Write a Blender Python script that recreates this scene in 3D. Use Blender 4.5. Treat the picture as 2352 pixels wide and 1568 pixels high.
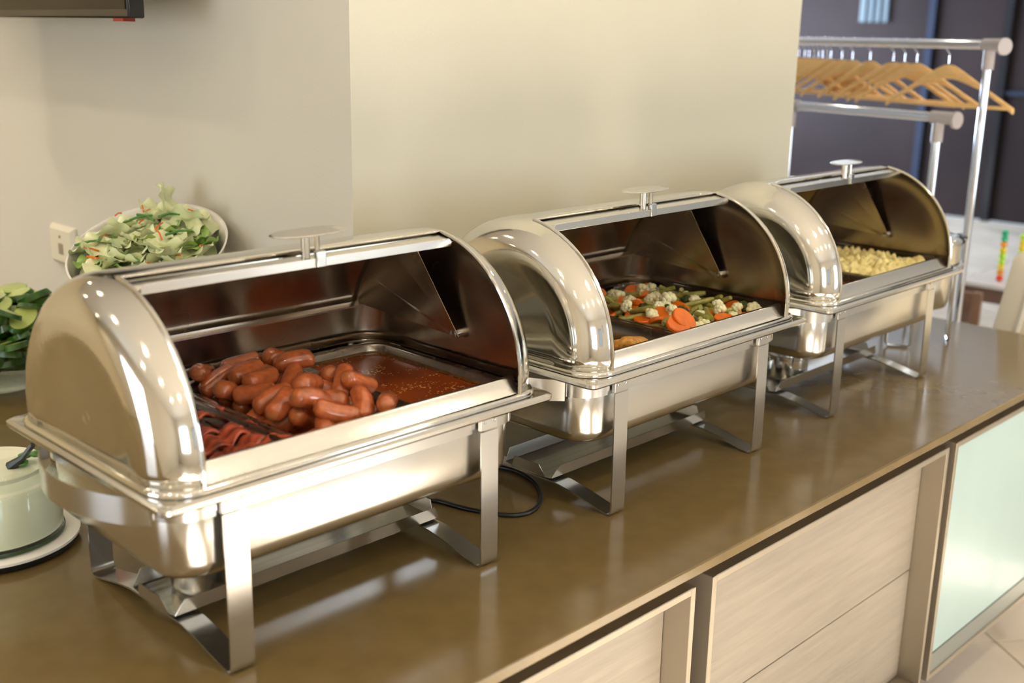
import bpy, bmesh, math, random
from math import sin, cos, pi, radians, sqrt, acos
from mathutils import Vector, Matrix, noise
random.seed(7)
for o in list(bpy.data.objects): bpy.data.objects.remove(o)
S = bpy.context.scene
COL = S.collection

# ------------------------------------------------------------------ camera
cd = bpy.data.cameras.new('camera'); cam = bpy.data.objects.new('camera', cd); COL.objects.link(cam); S.camera = cam
cd.sensor_width = 36; cd.lens = 2595.7 / 2352 * 36; cd.clip_start = .05; cd.clip_end = 60
_r = Vector((.7022, -.7117, .0178)).normalized(); _f = Vector((.6903, .6745, -.2617)).normalized(); _u = _r.cross(_f).normalized(); _r = _f.cross(_u)
cam.matrix_world = Matrix(((_r.x, _u.x, -_f.x, -.8743), (_r.y, _u.y, -_f.y, -1.2886), (_r.z, _u.z, -_f.z, .7681), (0, 0, 0, 1)))
cd.dof.use_dof = True; cd.dof.focus_distance = 1.88; cd.dof.aperture_fstop = 3.2

# ------------------------------------------------------------------ world, lights, exposure
S.view_settings.view_transform = 'Standard'; S.view_settings.look = 'None'; S.view_settings.gamma = 1; S.view_settings.exposure = -0.36
S.view_settings.use_curve_mapping = False
W = bpy.data.worlds.new('world'); S.world = W; W.use_nodes = True
W.node_tree.nodes['Background'].inputs[0].default_value = (.75, .87, 1, 1); W.node_tree.nodes['Background'].inputs[1].default_value = 1.0
S.cycles.use_denoising = True
try: S.cycles.denoiser = 'OPENIMAGEDENOISE'
except Exception: pass
S.cycles.sample_clamp_indirect = 6; S.cycles.max_bounces = 10; S.cycles.glossy_bounces = 7; S.cycles.diffuse_bounces = 4
S.cycles.transmission_bounces = 8; S.cycles.transparent_max_bounces = 8; S.cycles.blur_glossy = .6
S.cycles.caustics_refractive = False

def area(name, loc, target, sx, sy, power, color):
    l = bpy.data.lights.new(name, 'AREA'); l.shape = 'RECTANGLE'; l.size = sx; l.size_y = sy; l.energy = power; l.color = color
    o = bpy.data.objects.new(name, l); COL.objects.link(o); o.location = loc
    o.rotation_euler = (Vector(target) - Vector(loc)).to_track_quat('-Z', 'Y').to_euler()
    return o
# daylight lamps at the front wall; the second is added where no window opens
area('window_light', (-1.6, -4.9, .55), (-1.6, 0, .3), 1.5, 1.5, 44, (.80, .90, 1))
area('window_light', (3.4, -4.9, .5), (3.4, 0, .3), 1.2, 1.6, 70, (.80, .90, 1))
# unseen lamp added for daylight on the far floor, without a window opening
area('window_light', (8.0, 6.3, .45), (8.0, 1, -.5), 3.4, 2.2, 1150, (.62, .76, 1))
# lamp added before the solid west wall to brighten the greige wall
area('window_light', (-3.3, .6, .5), (0, .6, .4), 1.6, 1.5, 50, (.84, .92, 1))
# low winter sun entering through the front windows, making patches on the floor
sl = bpy.data.lights.new('sun', 'SUN'); sl.energy = 90; sl.angle = radians(.8); sl.color = (1, .985, .96)
so = bpy.data.objects.new('sun', sl); COL.objects.link(so)
SUN_DIR = Vector((.30, 1, -.50)).normalized()
so.rotation_euler = SUN_DIR.to_track_quat('-Z', 'Y').to_euler(); so.location = (0, -8, 4)

# ------------------------------------------------------------------ materials
def node_mat(name):
    m = bpy.data.materials.new(name); m.use_nodes = True
    return m, m.node_tree, m.node_tree.nodes['Principled BSDF']
def mat(name, col, rough=.5, metal=0, spec=.5, bump=0, bscale=40, var=0, vscale=8, coat=0, trans=0, ior=1.45, stretch=None, sss=0, rvar=0, emit=0, detail=3):
    m, t, b = node_mat(name)
    b.inputs['Base Color'].default_value = (*col, 1); b.inputs['Roughness'].default_value = rough; b.inputs['Metallic'].default_value = metal
    b.inputs['Specular IOR Level'].default_value = spec; b.inputs['Coat Weight'].default_value = coat; b.inputs['Coat Roughness'].default_value = .06
    b.inputs['Transmission Weight'].default_value = trans; b.inputs['IOR'].default_value = ior
    if sss:
        b.inputs['Subsurface Weight'].default_value = sss; b.inputs['Subsurface Scale'].default_value = .006
    if emit:
        b.inputs['Emission Color'].default_value = (*col, 1); b.inputs['Emission Strength'].default_value = emit
    if bump or var or rvar:
        tc = t.nodes.new('ShaderNodeTexCoord'); mp = t.nodes.new('ShaderNodeMapping'); t.links.new(tc.outputs['Object'], mp.inputs[0])
        if stretch: mp.inputs['Scale'].default_value = stretch
    if var or rvar:
        n = t.nodes.new('ShaderNodeTexNoise'); n.inputs['Scale'].default_value = vscale; n.inputs['Detail'].default_value = detail
        t.links.new(mp.outputs[0], n.inputs['Vector'])
        if var:
            r = t.nodes.new('ShaderNodeValToRGB'); e = r.color_ramp.elements
            e[0].position = .3; e[1].position = .7
            e[0].color = (*[c * (1 - var) for c in col], 1); e[1].color = (*[min(1, c * (1 + var)) for c in col], 1)
            t.links.new(n.outputs['Fac'], r.inputs[0]); t.links.new(r.outputs[0], b.inputs['Base Color'])
        if rvar:
            q = t.nodes.new('ShaderNodeMapRange'); q.inputs[3].default_value = max(.02, rough - rvar); q.inputs[4].default_value = rough + rvar
            q.inputs[1].default_value = .3; q.inputs[2].default_value = .7
            t.links.new(n.outputs['Fac'], q.inputs[0]); t.links.new(q.outputs[0], b.inputs['Roughness'])
    if bump:
        n2 = t.nodes.new('ShaderNodeTexNoise'); n2.inputs['Scale'].default_value = bscale; n2.inputs['Detail'].default_value = 4
        t.links.new(mp.outputs[0], n2.inputs['Vector']); bp = t.nodes.new('ShaderNodeBump'); bp.inputs['Strength'].default_value = bump; bp.inputs['Distance'].default_value = .002
        t.links.new(n2.outputs['Fac'], bp.inputs['Height']); t.links.new(bp.outputs[0], b.inputs['Normal'])
    return m
def speck_mat(name, base, speck, scale, thr, rough=.2, var=.2, coat=0, bump=0):
    m, t, b = node_mat(name); b.inputs['Roughness'].default_value = rough; b.inputs['Coat Weight'].default_value = coat
    tc = t.nodes.new('ShaderNodeTexCoord'); v = t.nodes.new('ShaderNodeTexVoronoi'); v.inputs['Scale'].default_value = scale
    t.links.new(tc.outputs['Object'], v.inputs['Vector'])
    n = t.nodes.new('ShaderNodeTexNoise'); n.inputs['Scale'].default_value = scale * .12; t.links.new(tc.outputs['Object'], n.inputs['Vector'])
    n3 = t.nodes.new('ShaderNodeTexNoise'); n3.inputs['Scale'].default_value = scale * .05; t.links.new(tc.outputs['Object'], n3.inputs['Vector'])
    mr = t.nodes.new('ShaderNodeMapRange'); mr.inputs[1].default_value = .42; mr.inputs[2].default_value = .62; mr.inputs[3].default_value = 0; mr.inputs[4].default_value = thr
    t.links.new(n.outputs['Fac'], mr.inputs[0])
    lt = t.nodes.new('ShaderNodeMath'); lt.operation = 'LESS_THAN'; t.links.new(v.outputs['Distance'], lt.inputs[0]); t.links.new(mr.outputs[0], lt.inputs[1])
    r = t.nodes.new('ShaderNodeValToRGB'); r.color_ramp.elements[0].position = .35; r.color_ramp.elements[1].position = .65
    r.color_ramp.elements[0].color = (*[c * (1 - var) for c in base], 1); r.color_ramp.elements[1].color = (*[c * (1 + var) for c in base], 1)
    t.links.new(n3.outputs['Fac'], r.inputs[0])
    mx = t.nodes.new('ShaderNodeMix'); mx.data_type = 'RGBA'; t.links.new(lt.outputs[0], mx.inputs[0]); t.links.new(r.outputs[0], mx.inputs[6]); mx.inputs[7].default_value = (*speck, 1)
    t.links.new(mx.outputs[2], b.inputs['Base Color'])
    if bump:
        bp = t.nodes.new('ShaderNodeBump'); bp.inputs['Strength'].default_value = bump; bp.inputs['Distance'].default_value = .002
        t.links.new(n.outputs['Fac'], bp.inputs['Height']); t.links.new(bp.outputs[0], b.inputs['Normal'])
    return m

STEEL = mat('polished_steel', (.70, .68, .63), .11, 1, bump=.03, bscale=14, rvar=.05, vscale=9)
STEEL_B = mat('brushed_steel', (.70, .68, .64), .20, 1, bump=.03, bscale=6, rvar=.04, vscale=5)
STEEL_L = mat('satin_leg_steel', (.64, .64, .63), .22, 1)
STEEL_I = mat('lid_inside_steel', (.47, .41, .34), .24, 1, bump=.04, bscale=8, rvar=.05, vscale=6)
STEEL_P = mat('food_pan_steel', (.42, .40, .37), .25, 1, rvar=.06, vscale=20)
CHROME = mat('chrome', (.75, .76, .80), .10, 1)
M_COUNTER = speck_mat('brown_quartz', (.150, .103, .040), (.175, .122, .052), 420, .10, rough=.17, var=.06)
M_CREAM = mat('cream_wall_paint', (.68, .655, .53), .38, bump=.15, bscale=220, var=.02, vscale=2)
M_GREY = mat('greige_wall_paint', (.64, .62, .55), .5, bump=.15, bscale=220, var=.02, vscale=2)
M_WALL = mat('room_wall_paint', (.70, .64, .53), .6, var=.05, vscale=1)
M_CEIL = mat('ceiling_paint', (.72, .70, .65), .7)
M_TILE = mat('beige_floor_tile', (.61, .52, .41), .22, var=.08, vscale=3, bump=.05)
M_GROUT = mat('grout', (.30, .25, .18), .8)
M_WOODP = mat('taupe_woodgrain_laminate', (.285, .245, .195), .42, var=.09, vscale=26, stretch=(.25, 1, 3.2), bump=.25, bscale=60, detail=6)
M_FRAME = mat('champagne_aluminium', (.36, .315, .25), .42, .7, rvar=.04, vscale=12)
M_DARK = mat('dark_recess', (.035, .026, .018), .6)
M_FROST = mat('frosted_teal_glass', (.35, .47, .46), .32, coat=.10, var=.07, vscale=2.2)
M_RAILG = mat('grey_green_rail', (.26, .28, .26), .35, .5)
M_BLACK = mat('black_plastic', (.012, .012, .013), .22)
M_SCREEN = mat('tv_screen', (.016, .012, .006), .28, spec=.2)
M_RED = mat('red_plastic', (.35, .02, .02), .4)
M_WHITE = mat('white_porcelain', (.83, .80, .74), .12, coat=.5)
M_IVORY = mat('ivory_plastic', (.74, .69, .56), .35)
def thin_glass(name, tint):
    m = bpy.data.materials.new(name); m.use_nodes = True; t = m.node_tree; t.nodes.clear()
    o = t.nodes.new('ShaderNodeOutputMaterial'); x = t.nodes.new('ShaderNodeMixShader'); a = t.nodes.new('ShaderNodeBsdfTransparent'); g = t.nodes.new('ShaderNodeBsdfGlossy'); f = t.nodes.new('ShaderNodeFresnel')
    a.inputs[0].default_value = (*tint, 1); g.inputs['Roughness'].default_value = .03; f.inputs[0].default_value = 1.45
    gm = t.nodes.new('ShaderNodeNewGeometry'); iv = t.nodes.new('ShaderNodeMath'); iv.operation = 'SUBTRACT'; iv.inputs[0].default_value = 1; t.links.new(gm.outputs['Backfacing'], iv.inputs[1])
    mu = t.nodes.new('ShaderNodeMath'); mu.operation = 'MULTIPLY'; t.links.new(iv.outputs[0], mu.inputs[0]); t.links.new(f.outputs[0], mu.inputs[1]); t.links.new(mu.outputs[0], x.inputs[0]); t.links.new(a.outputs[0], x.inputs[1]); t.links.new(g.outputs[0], x.inputs[2]); t.links.new(x.outputs[0], o.inputs[0]); return m
M_GLASS = thin_glass('clear_glass', (.93, .96, .94))
M_DRESS = mat('white_dressing', (.88, .84, .68), .35, coat=.9)
M_BEECH = mat('varnished_beech', (.80, .50, .19), .30, var=.12, vscale=18, stretch=(1, 1, 5))
M_PINE = mat('brown_chair_wood', (.20, .11, .065), .4, var=.15, vscale=12)
M_TABLE = mat('brown_table_wood', (.16, .095, .07), .35, var=.12, vscale=10)
M_TTOP = mat('pale_table_top', (.62, .62, .66), .3)
M_CREAMP = mat('cream_plastic', (.93, .85, .68), .35)
M_PAD = mat('white_tray_plastic', (.86, .82, .74), .3)
M_CORD = mat('black_cord', (.012, .012, .012), .3)
M_DGLASS = mat('dark_brown_glass', (.019, .012, .011), .6, spec=.12, var=.3, vscale=.9)
M_MULL = mat('blue_grey_mullion', (.022, .028, .046), .6, spec=.1)
M_REFL = mat('pale_lit_pane', (.09, .12, .13), .6, emit=.12)  # glow stands for a window reflected in the far glass
M_SAUS = mat('sausage_skin', (.47, .122, .040), .22, var=.32, vscale=60, bump=.12, bscale=160, coat=.8, sss=.1)
M_SAUS2 = mat('sausage_end', (.42, .13, .04), .35, var=.3, vscale=80, coat=.3)
M_HAM = mat('fried_ham', (.42, .085, .045), .28, var=.75, vscale=38, stretch=(.6, 2.4, 1), bump=.3, bscale=90, coat=.4)
M_GRAVY = speck_mat('red_brown_gravy', (.27, .048, .008), (.80, .38, .10), 170, .34, rough=.25, var=.25, coat=.12, bump=.3)
M_CARROT = mat('boiled_carrot', (.78, .17, .012), .30, var=.10, vscale=70, coat=.3, sss=.15)
M_CAUL = mat('cauliflower', (.92, .86, .56), .5, var=.10, vscale=120, bump=.3, bscale=350, sss=.15)
M_BEAN = mat('green_bean', (.34, .33, .08), .35, var=.3, vscale=60, coat=.2)
M_BROC = mat('broccoli', (.055, .075, .012), .6, var=.4, vscale=200, bump=1, bscale=500)
M_BROCS = mat('broccoli_stem', (.30, .30, .07), .45, var=.2, vscale=60)
M_EGG = mat('scrambled_egg', (.98, .80, .36), .45, var=.12, vscale=55, bump=.5, bscale=140, sss=.1)
M_HASH = mat('golden_hash_brown', (.78, .36, .08), .55, var=.40, vscale=110, bump=1, bscale=260)
M_ORANGE = mat('tomato_sauce_piece', (.72, .20, .03), .3, var=.4, vscale=60, coat=.4)
M_CPEEL = mat('cucumber_peel', (.030, .105, .012), .30, var=.45, vscale=70, coat=.4)
M_CFLESH = speck_mat('cucumber_flesh', (.46, .56, .17), (.62, .62, .30), 130, .25, rough=.3, var=.18, coat=.3)
M_LETT = mat('iceberg_lettuce', (.80, .84, .54), .38, var=.12, vscale=22, bump=.5, bscale=60, sss=.1, coat=.2)
M_LETTG = mat('green_lettuce', (.34, .52, .14), .38, var=.3, vscale=25, bump=.5, bscale=60, coat=.2)
M_ONION = mat('spring_onion', (.06, .22, .03), .3, var=.3, vscale=60, coat=.3)
M_TOM = mat('tomato', (.62, .05, .015), .2, coat=.5)
M_LAMP = mat('warm_lamp_glow', (1, .84, .58), .5, emit=90)

# ------------------------------------------------------------------ mesh helpers
class MB:
    def __init__(s): s.v = []; s.f = []; s.m = []
    def add(s, vs, fs, mi=0):
        o = len(s.v); s.v += [tuple(p) for p in vs]
        for f in fs: s.f.append(tuple(i + o for i in f)); s.m.append(mi)
        return s
    def box(s, x0, x1, y0, y1, z0, z1, mi=0):
        vs = [(x, y, z) for z in (z0, z1) for y in (y0, y1) for x in (x0, x1)]
        return s.add(vs, [(0, 2, 3, 1), (4, 5, 7, 6), (0, 1, 5, 4), (2, 6, 7, 3), (0, 4, 6, 2), (1, 3, 7, 5)], mi)
    def prism(s, poly, a0, a1, axis='z', mi=0):
        n = len(poly)
        def P(p, a): return {'z': (p[0], p[1], a), 'x': (a, p[0], p[1]), 'y': (p[0], a, p[1])}[axis]
        vs = [P(p, a0) for p in poly] + [P(p, a1) for p in poly]
        return s.add(vs, [tuple(range(n - 1, -1, -1)), tuple(range(n, 2 * n))] + [(i, (i + 1) % n, n + (i + 1) % n, n + i) for i in range(n)], mi)
    def loft(s, loops, closed=True, cap0=False, cap1=False, mi=0):
        n = len(loops[0]); vs = [p for l in loops for p in l]; fs = []
        for k in range(len(loops) - 1):
            for i in range(n if closed else n - 1):
                j = (i + 1) % n; fs.append((k * n + i, k * n + j, (k + 1) * n + j, (k + 1) * n + i))
        if cap0: fs.append(tuple(range(n - 1, -1, -1)))
        if cap1: fs.append(tuple(range((len(loops) - 1) * n, len(loops) * n)))
        return s.add(vs, fs, mi)
    def lathe(s, prof, n=32, c=(0, 0), mi=0, cap0=False, cap1=False):
        return s.loft([[(c[0] + r * cos(2 * pi * i / n), c[1] + r * sin(2 * pi * i / n), z) for i in range(n)] for r, z in prof], True, cap0, cap1, mi)
    def tube(s, pts, r, n=8, mi=0, closed=False):
        pts = [Vector(p) for p in pts]; N = len(pts); loops = []
        up = Vector((0, 0, 1)); prev = None
        for i in range(N):
            if closed: t = (pts[(i + 1) % N] - pts[i - 1]).normalized()
            else: t = (pts[min(i + 1, N - 1)] - pts[max(i - 1, 0)]).normalized()
            if prev is None:
                a = t.cross(up);
                if a.length < 1e-3: a = t.cross(Vector((1, 0, 0)))
                a.normalize()
            else: a = (prev - t * prev.dot(t)).normalized()
            prev = a; b = t.cross(a); rr = r[i] if isinstance(r, (list, tuple)) else r
            loops.append([pts[i] + a * (rr * cos(2 * pi * k / n)) + b * (rr * sin(2 * pi * k / n)) for k in range(n)])
        if closed: loops.append(loops[0])
        return s.loft(loops, True, not closed, not closed, mi)
    def strip(s, path, a0, a1, t, axis='x', mi=0):
        """flat bar: path of 2D points, thickness t, extruded from a0 to a1"""
        P = [Vector(p) for p in path]; L = []; R = []
        for i in range(len(P)):
            d = (P[min(i + 1, len(P) - 1)] - P[max(i - 1, 0)]).normalized(); nn = Vector((-d.y, d.x)) * (t / 2)
            L.append(P[i] + nn); R.append(P[i] - nn)
        for i in range(len(P) - 1):
            s.prism([L[i], L[i + 1], R[i + 1], R[i]], a0, a1, axis, mi) if False else None
        poly = L + R[::-1]; n = len(P)
        def Q(p, a): return {'x': (a, p[0], p[1]), 'y': (p[0], a, p[1]), 'z': (p[0], p[1], a)}[axis]
        vs = [Q(p, a0) for p in poly] + [Q(p, a1) for p in poly]; N = len(poly); fs = []
        for i in range(n - 1):
            fs.append((i, i + 1, N - 2 - i, N - 1 - i)); fs.append((N + N - 1 - i, N + N - 2 - i, N + i + 1, N + i))
        for i in range(N): fs.append((i, N + i, N + (i + 1) % N, (i + 1) % N))
        return s.add(vs, fs, mi)
    def mesh(s, name, mats, smooth=35):
        me = bpy.data.meshes.new(name); me.from_pydata(s.v, [], s.f)
        for m in (mats if isinstance(mats, (list, tuple)) else [mats]): me.materials.append(m)
        me.polygons.foreach_set('material_index', s.m)
        bm = bmesh.new(); bm.from_mesh(me); bmesh.ops.remove_doubles(bm, verts=bm.verts, dist=1e-6); bmesh.ops.recalc_face_normals(bm, faces=bm.faces); bm.to_mesh(me); bm.free()
        if smooth:
            me.polygons.foreach_set('use_smooth', [True] * len(me.polygons))
            try: me.set_sharp_from_angle(angle=radians(smooth))
            except Exception: pass
        return me
    def obj(s, name, mats, parent=None, smooth=35, bevel=0, solid=0, off=0):
        o = bpy.data.objects.new(name, s.mesh(name, mats, smooth)); COL.objects.link(o)
        if parent: o.parent = parent
        if solid:
            md = o.modifiers.new('sheet', 'SOLIDIFY'); md.thickness = solid; md.offset = off
        if bevel:
            md = o.modifiers.new('edge', 'BEVEL'); md.width = bevel; md.segments = 2; md.limit_method = 'ANGLE'; md.angle_limit = radians(40)
        return o
def rrect(hx, hy, r, z, n=6, cx=0, cy=0):
    out = []
    for sx, sy, a in ((1, 1, 0), (-1, 1, 90), (-1, -1, 180), (1, -1, 270)):
        for k in range(n + 1):
            t = radians(a + 90 * k / n); out.append((cx + sx * (hx - r) + r * cos(t), cy + sy * (hy - r) + r * sin(t), z))
    return out
def tag(o, label, cat, group=None, kind=None):
    if label: o['label'] = label
    if cat: o['category'] = cat
    if group: o['group'] = group
    if kind: o['kind'] = kind
    return o
def thing(name, label, cat, loc=(0, 0, 0), rz=0, group=None):
    o = bpy.data.objects.new(name, None); COL.objects.link(o); o.location = loc; o.rotation_euler = (0, 0, rz); o.empty_display_size = .05
    return tag(o, label, cat, group)
def struct(o): o['kind'] = 'structure'; return o
def copy_tree(o, parent=None):
    c = o.copy(); COL.objects.link(c); c.parent = parent
    for ch in list(o.children): copy_tree(ch, c)
    return c

# ------------------------------------------------------------------ room shell
FL = -.9; CE = 1.9; X0, X1, Y0, Y1 = -3.4, 10.2, -5.0, 6.4
fb = MB(); fb.box(X0, X1, Y0, Y1, FL - .06, FL - .004); floor = struct(fb.obj('floor', M_GROUT, smooth=0))
ta = radians(54); ts = .60; c0 = Vector((2.214, -.249)); e1 = Vector((cos(ta), sin(ta))); e2 = Vector((-sin(ta), cos(ta)))
tb = MB(); h = ts / 2 - .002
tb.loft([[(-h, -h, -.01), (h, -h, -.01), (h, h, -.01), (-h, h, -.01)], [(-h, -h, -.002), (h, -h, -.002), (h, h, -.002), (-h, h, -.002)],
         [(-h + .002, -h + .002, 0), (h - .002, -h + .002, 0), (h - .002, h - .002, 0), (-h + .002, h - .002, 0)]], cap0=True, cap1=True)
tile_me = tb.mesh('tile', M_TILE, 0)
cells = []
for i in range(-25, 26):
    for j in range(-25, 26):
        p = c0 + e1 * ((i + .5) * ts) + e2 * ((j + .5) * ts)
        if X0 + .43 < p.x < X1 - .43 and Y0 + .43 < p.y < Y1 - .43: cells.append(((p - Vector((3.5, .3))).length, p))
cells.sort(key=lambda c: c[0])
rest = MB()
for k, (d, p) in enumerate(cells):
    if k < 290:
        o = bpy.data.objects.new('tile', tile_me); COL.objects.link(o); o.parent = floor; o.location = (p.x, p.y, FL); o.rotation_euler = (0, 0, ta)
    else:
        q = [p + e1 * a * h + e2 * b * h for a, b in ((-1, -1), (1, -1), (1, 1), (-1, 1))]
        rest.prism([(w.x, w.y) for w in q], FL - .01, FL)
if rest.v: rt = rest.obj('tile_field', M_TILE, floor, smooth=0); rt['kind'] = 'stuff'
bd = MB(); e = .012
for a in ((X0, X1, Y0, Y0 + .35), (X0, X1, Y1 - .35, Y1), (X0, X0 + .35, Y0, Y1), (X1 - .35, X1, Y0, Y1)): bd.box(*a, FL - .012, FL - .002)
bo = bd.obj('border_tiles', M_TILE, floor, smooth=0); bo['kind'] = 'stuff'
c = MB(); c.box(X0, X1, Y0, Y1, CE, CE + .1); struct(c.obj('ceiling', M_CEIL, smooth=0))
c = MB(); c.box(X0 - .1, X0, Y0, Y1, FL, CE); struct(c.obj('wall_west', M_WALL, smooth=0))
c = MB(); c.box(X0, X1, Y1, Y1 + .1, FL, CE); struct(c.obj('wall_north', M_WALL, smooth=0))
c = MB(); c.box(X0, .344, 3.25, 3.35, FL, CE); struct(c.obj('wall_nook', mat('nook_wall_paint', (.78, .66, .44), .5), smooth=0))  # unseen wall added so the nearest lid's end face reflects bright beige
# pillar: greige side face and cream front face, mitred at the corner
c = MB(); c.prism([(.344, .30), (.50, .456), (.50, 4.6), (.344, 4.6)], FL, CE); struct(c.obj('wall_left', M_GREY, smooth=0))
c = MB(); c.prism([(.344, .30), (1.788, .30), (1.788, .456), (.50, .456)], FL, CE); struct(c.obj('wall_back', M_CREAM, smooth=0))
# front wall behind the camera with window openings (the last two shaped to land sun patches)
WINS = [(-2.4, -.8, -.2, 1.4), (-.15, .85, 0, 1.2), (1.15, 1.50, .9, 1.4)]
c = MB(); x = X0
for a, b, z0, z1 in WINS:
    c.box(x, a, Y0 - .12, Y0, FL, CE); c.box(a, b, Y0 - .12, Y0, FL, z0); c.box(a, b, Y0 - .12, Y0, z1, CE); x = b
c.box(x, X1, Y0 - .12, Y0, FL, CE); struct(c.obj('wall_front', M_WALL, smooth=0))
for k, (a, b, z0, z1) in enumerate(WINS):
    w = MB(); t = .04
    w.box(a, b, Y0 - .1, Y0 - .03, z0, z0 + t); w.box(a, b, Y0 - .1, Y0 - .03, z1 - t, z1)
    w.box(a, a + t, Y0 - .1, Y0 - .03, z0, z1); w.box(b - t, b, Y0 - .1, Y0 - .03, z0, z1)
    struct(w.obj('window_%d' % (k + 1), M_MULL, smooth=0))
# far dark glass wall
ys = [-5.0, -3.2, -1.5, .1, 1.55, 3.10, 3.85, 6.4]
gw = MB(); gw.box(X1 + .05, X1 + .15, Y0, Y1, FL, CE); gw = struct(gw.obj('wall_far', M_DGLASS, smooth=0))
for a, b in zip(ys[:-1], ys[1:]):
    g = MB(); g.box(X1, X1 + .03, a + .03, b - .03, FL + .02, CE); g.obj('glass_pane', M_DGLASS, gw, smooth=0)
for i, a in enumerate(ys[1:-1]):
    g = MB(); g.box(X1 - .05, X1 + .04, a - .035, a + .035, FL, CE); g.obj('mullion', M_MULL if i != 4 else M_BLACK, gw, smooth=0)
g = MB(); g.box(X1 - .03, X1 + .03, Y0, 3.07, .30, .34); g.obj('transom', M_MULL, gw, smooth=0)
# window reflection in the dark glass, built as a dim glowing pane with bars
refl = MB(); refl.box(X1 - .02, X1 + .01, 4.31, 4.63, .96, 1.5); refl = struct(refl.obj('window_5', M_REFL, smooth=0))
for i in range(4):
    g = MB(); g.box(X1 - .035, X1 - .018, 4.31 + .08 * i, 4.325 + .08 * i, .96, 1.5); g.obj('glazing_bar', M_MULL, refl, smooth=0)
# ceiling downlights
LP = [(-1.6, -2.6), (-.6, -2.6), (.4, -2.6), (1.4, -2.6), (2.4, -2.6), (-1.6, -1.5), (.6, -1.55), (1.7, -1.5), (2.8, -1.5), (-2.3, -.5), (-1.3, -.5), (4.0, -1.2), (-1.6, .8), (-.8, 1.5), (3.2, .3), (3.2, 1.6), (5.2, .2), (4.4, -2.6), (-2.7, 2.55), (-1.4, 2.65), (-.3, 2.6)]  # last three are added, stronger, to brighten the unseen beige wall
dl = None
def downlight():
    t = thing('ceiling_downlight', 'round recessed warm ceiling downlight with white trim ring, one of many alike overhead', 'lamp', group='recessed downlights in the ceiling')
    m = MB(); m.lathe([(.046, 0), (.070, 0), (.073, -.006), (.050, -.008), (.046, 0)], 24); m.obj('trim_ring', M_WHITE, t)
    m = MB(); m.lathe([(.045, -.003), (.02, -.006), (.0005, -.006)], 24, cap1=True); m.obj('lamp_face', M_LAMP, t)
    return t
for x, y in LP:
    t = downlight() if dl is None else copy_tree(dl)
    if dl is None: dl = t
    t.location = (x, y, CE)
    l = bpy.data.lights.new('downlight_beam', 'SPOT'); l.energy = 85 if y > 2.5 else 17; l.color = (1, .87, .66); l.spot_size = radians(125); l.spot_blend = .8; l.shadow_soft_size = .05
    o = bpy.data.objects.new('downlight_beam', l); COL.objects.link(o); o.parent = t; o.location = (0, 0, -.02)

# ------------------------------------------------------------------ counter and cabinets
ct = MB()
ct.prism([(-2.6, -.403), (2.262, -.403), (2.262, .30), (.344, .30), (.344, 3.2), (-.9, 3.2), (-.9, .9), (-2.6, .9)], -.0185, 0)
tag(ct.obj('countertop', M_COUNTER, bevel=.0025), 'long glossy brown stone countertop that carries the chafing dishes and salad bowls', 'countertop')
pb = MB(); pb.prism([(-2.5, .05), (2.1, .05), (2.1, .28), (.33, .28), (.33, 3.1), (-.9, 3.1), (-.9, .8), (-2.5, .8)], FL, -.65)
tag(pb.obj('counter_plinth', M_DARK, smooth=0), 'dark recessed plinth under the row of counter cabinets', 'plinth')
def cabinet(x0, x1, label, kind):
    t = thing('cabinet', label, 'cabinet', (x0, -.374, -.64))
    w = x1 - x0; zt = .578; f = .012
    m = MB(); D = .60
    m.box(0, f, 0, D, 0, zt); m.box(w - f, w, 0, D, 0, zt); m.box(f, w - f, 0, D, zt - f, zt); m.box(f, w - f, 0, D, 0, f); m.box(f, w - f, .55, .56, f, zt - f)
    m.obj('frame', M_FRAME, t, smooth=0, bevel=.0012)
    m = MB(); m.box(.01, w - .01, .09, D, zt, zt + .0395); m.obj('top_filler', M_DARK, t, smooth=0)
    if kind == 'glass':
        m = MB(); m.box(f, w - f, .006, .014, .062, zt - f); m.obj('glass_panel', M_FROST, t, smooth=0, bevel=.001)
        m = MB(); m.box(f, w - f, .004, .03, f, .060); m.obj('bottom_rail', M_RAILG, t, smooth=0)
    else:
        zs = [f + .002, .279, zt - f - .002]
        for a, b in zip(zs[:-1], zs[1:]):
            m = MB(); m.box(f + .001, w - f - .001, .05, .068, a + .0012, b - .0012); m.obj('drawer_front', M_WOODP, t, smooth=0, bevel=.0012)
        m = MB(); m.box(f, w - f, .08, .09, f, zt - f); m.obj('backing', M_DARK, t, smooth=0)
    return t
cabinet(-2.45, -.62, 'wood-fronted metal framed cabinet at the far left end under the counter', 'wood')
cabinet(-.58, .486, 'metal framed taupe drawer cabinet under the nearest chafing dish', 'wood')
cabinet(.532, 1.402, 'metal framed taupe cabinet with two stacked drawers, next to the glass one', 'wood')
cabinet(1.437, 2.245, 'metal framed cabinet with a frosted pale teal glass front', 'glass')

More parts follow.
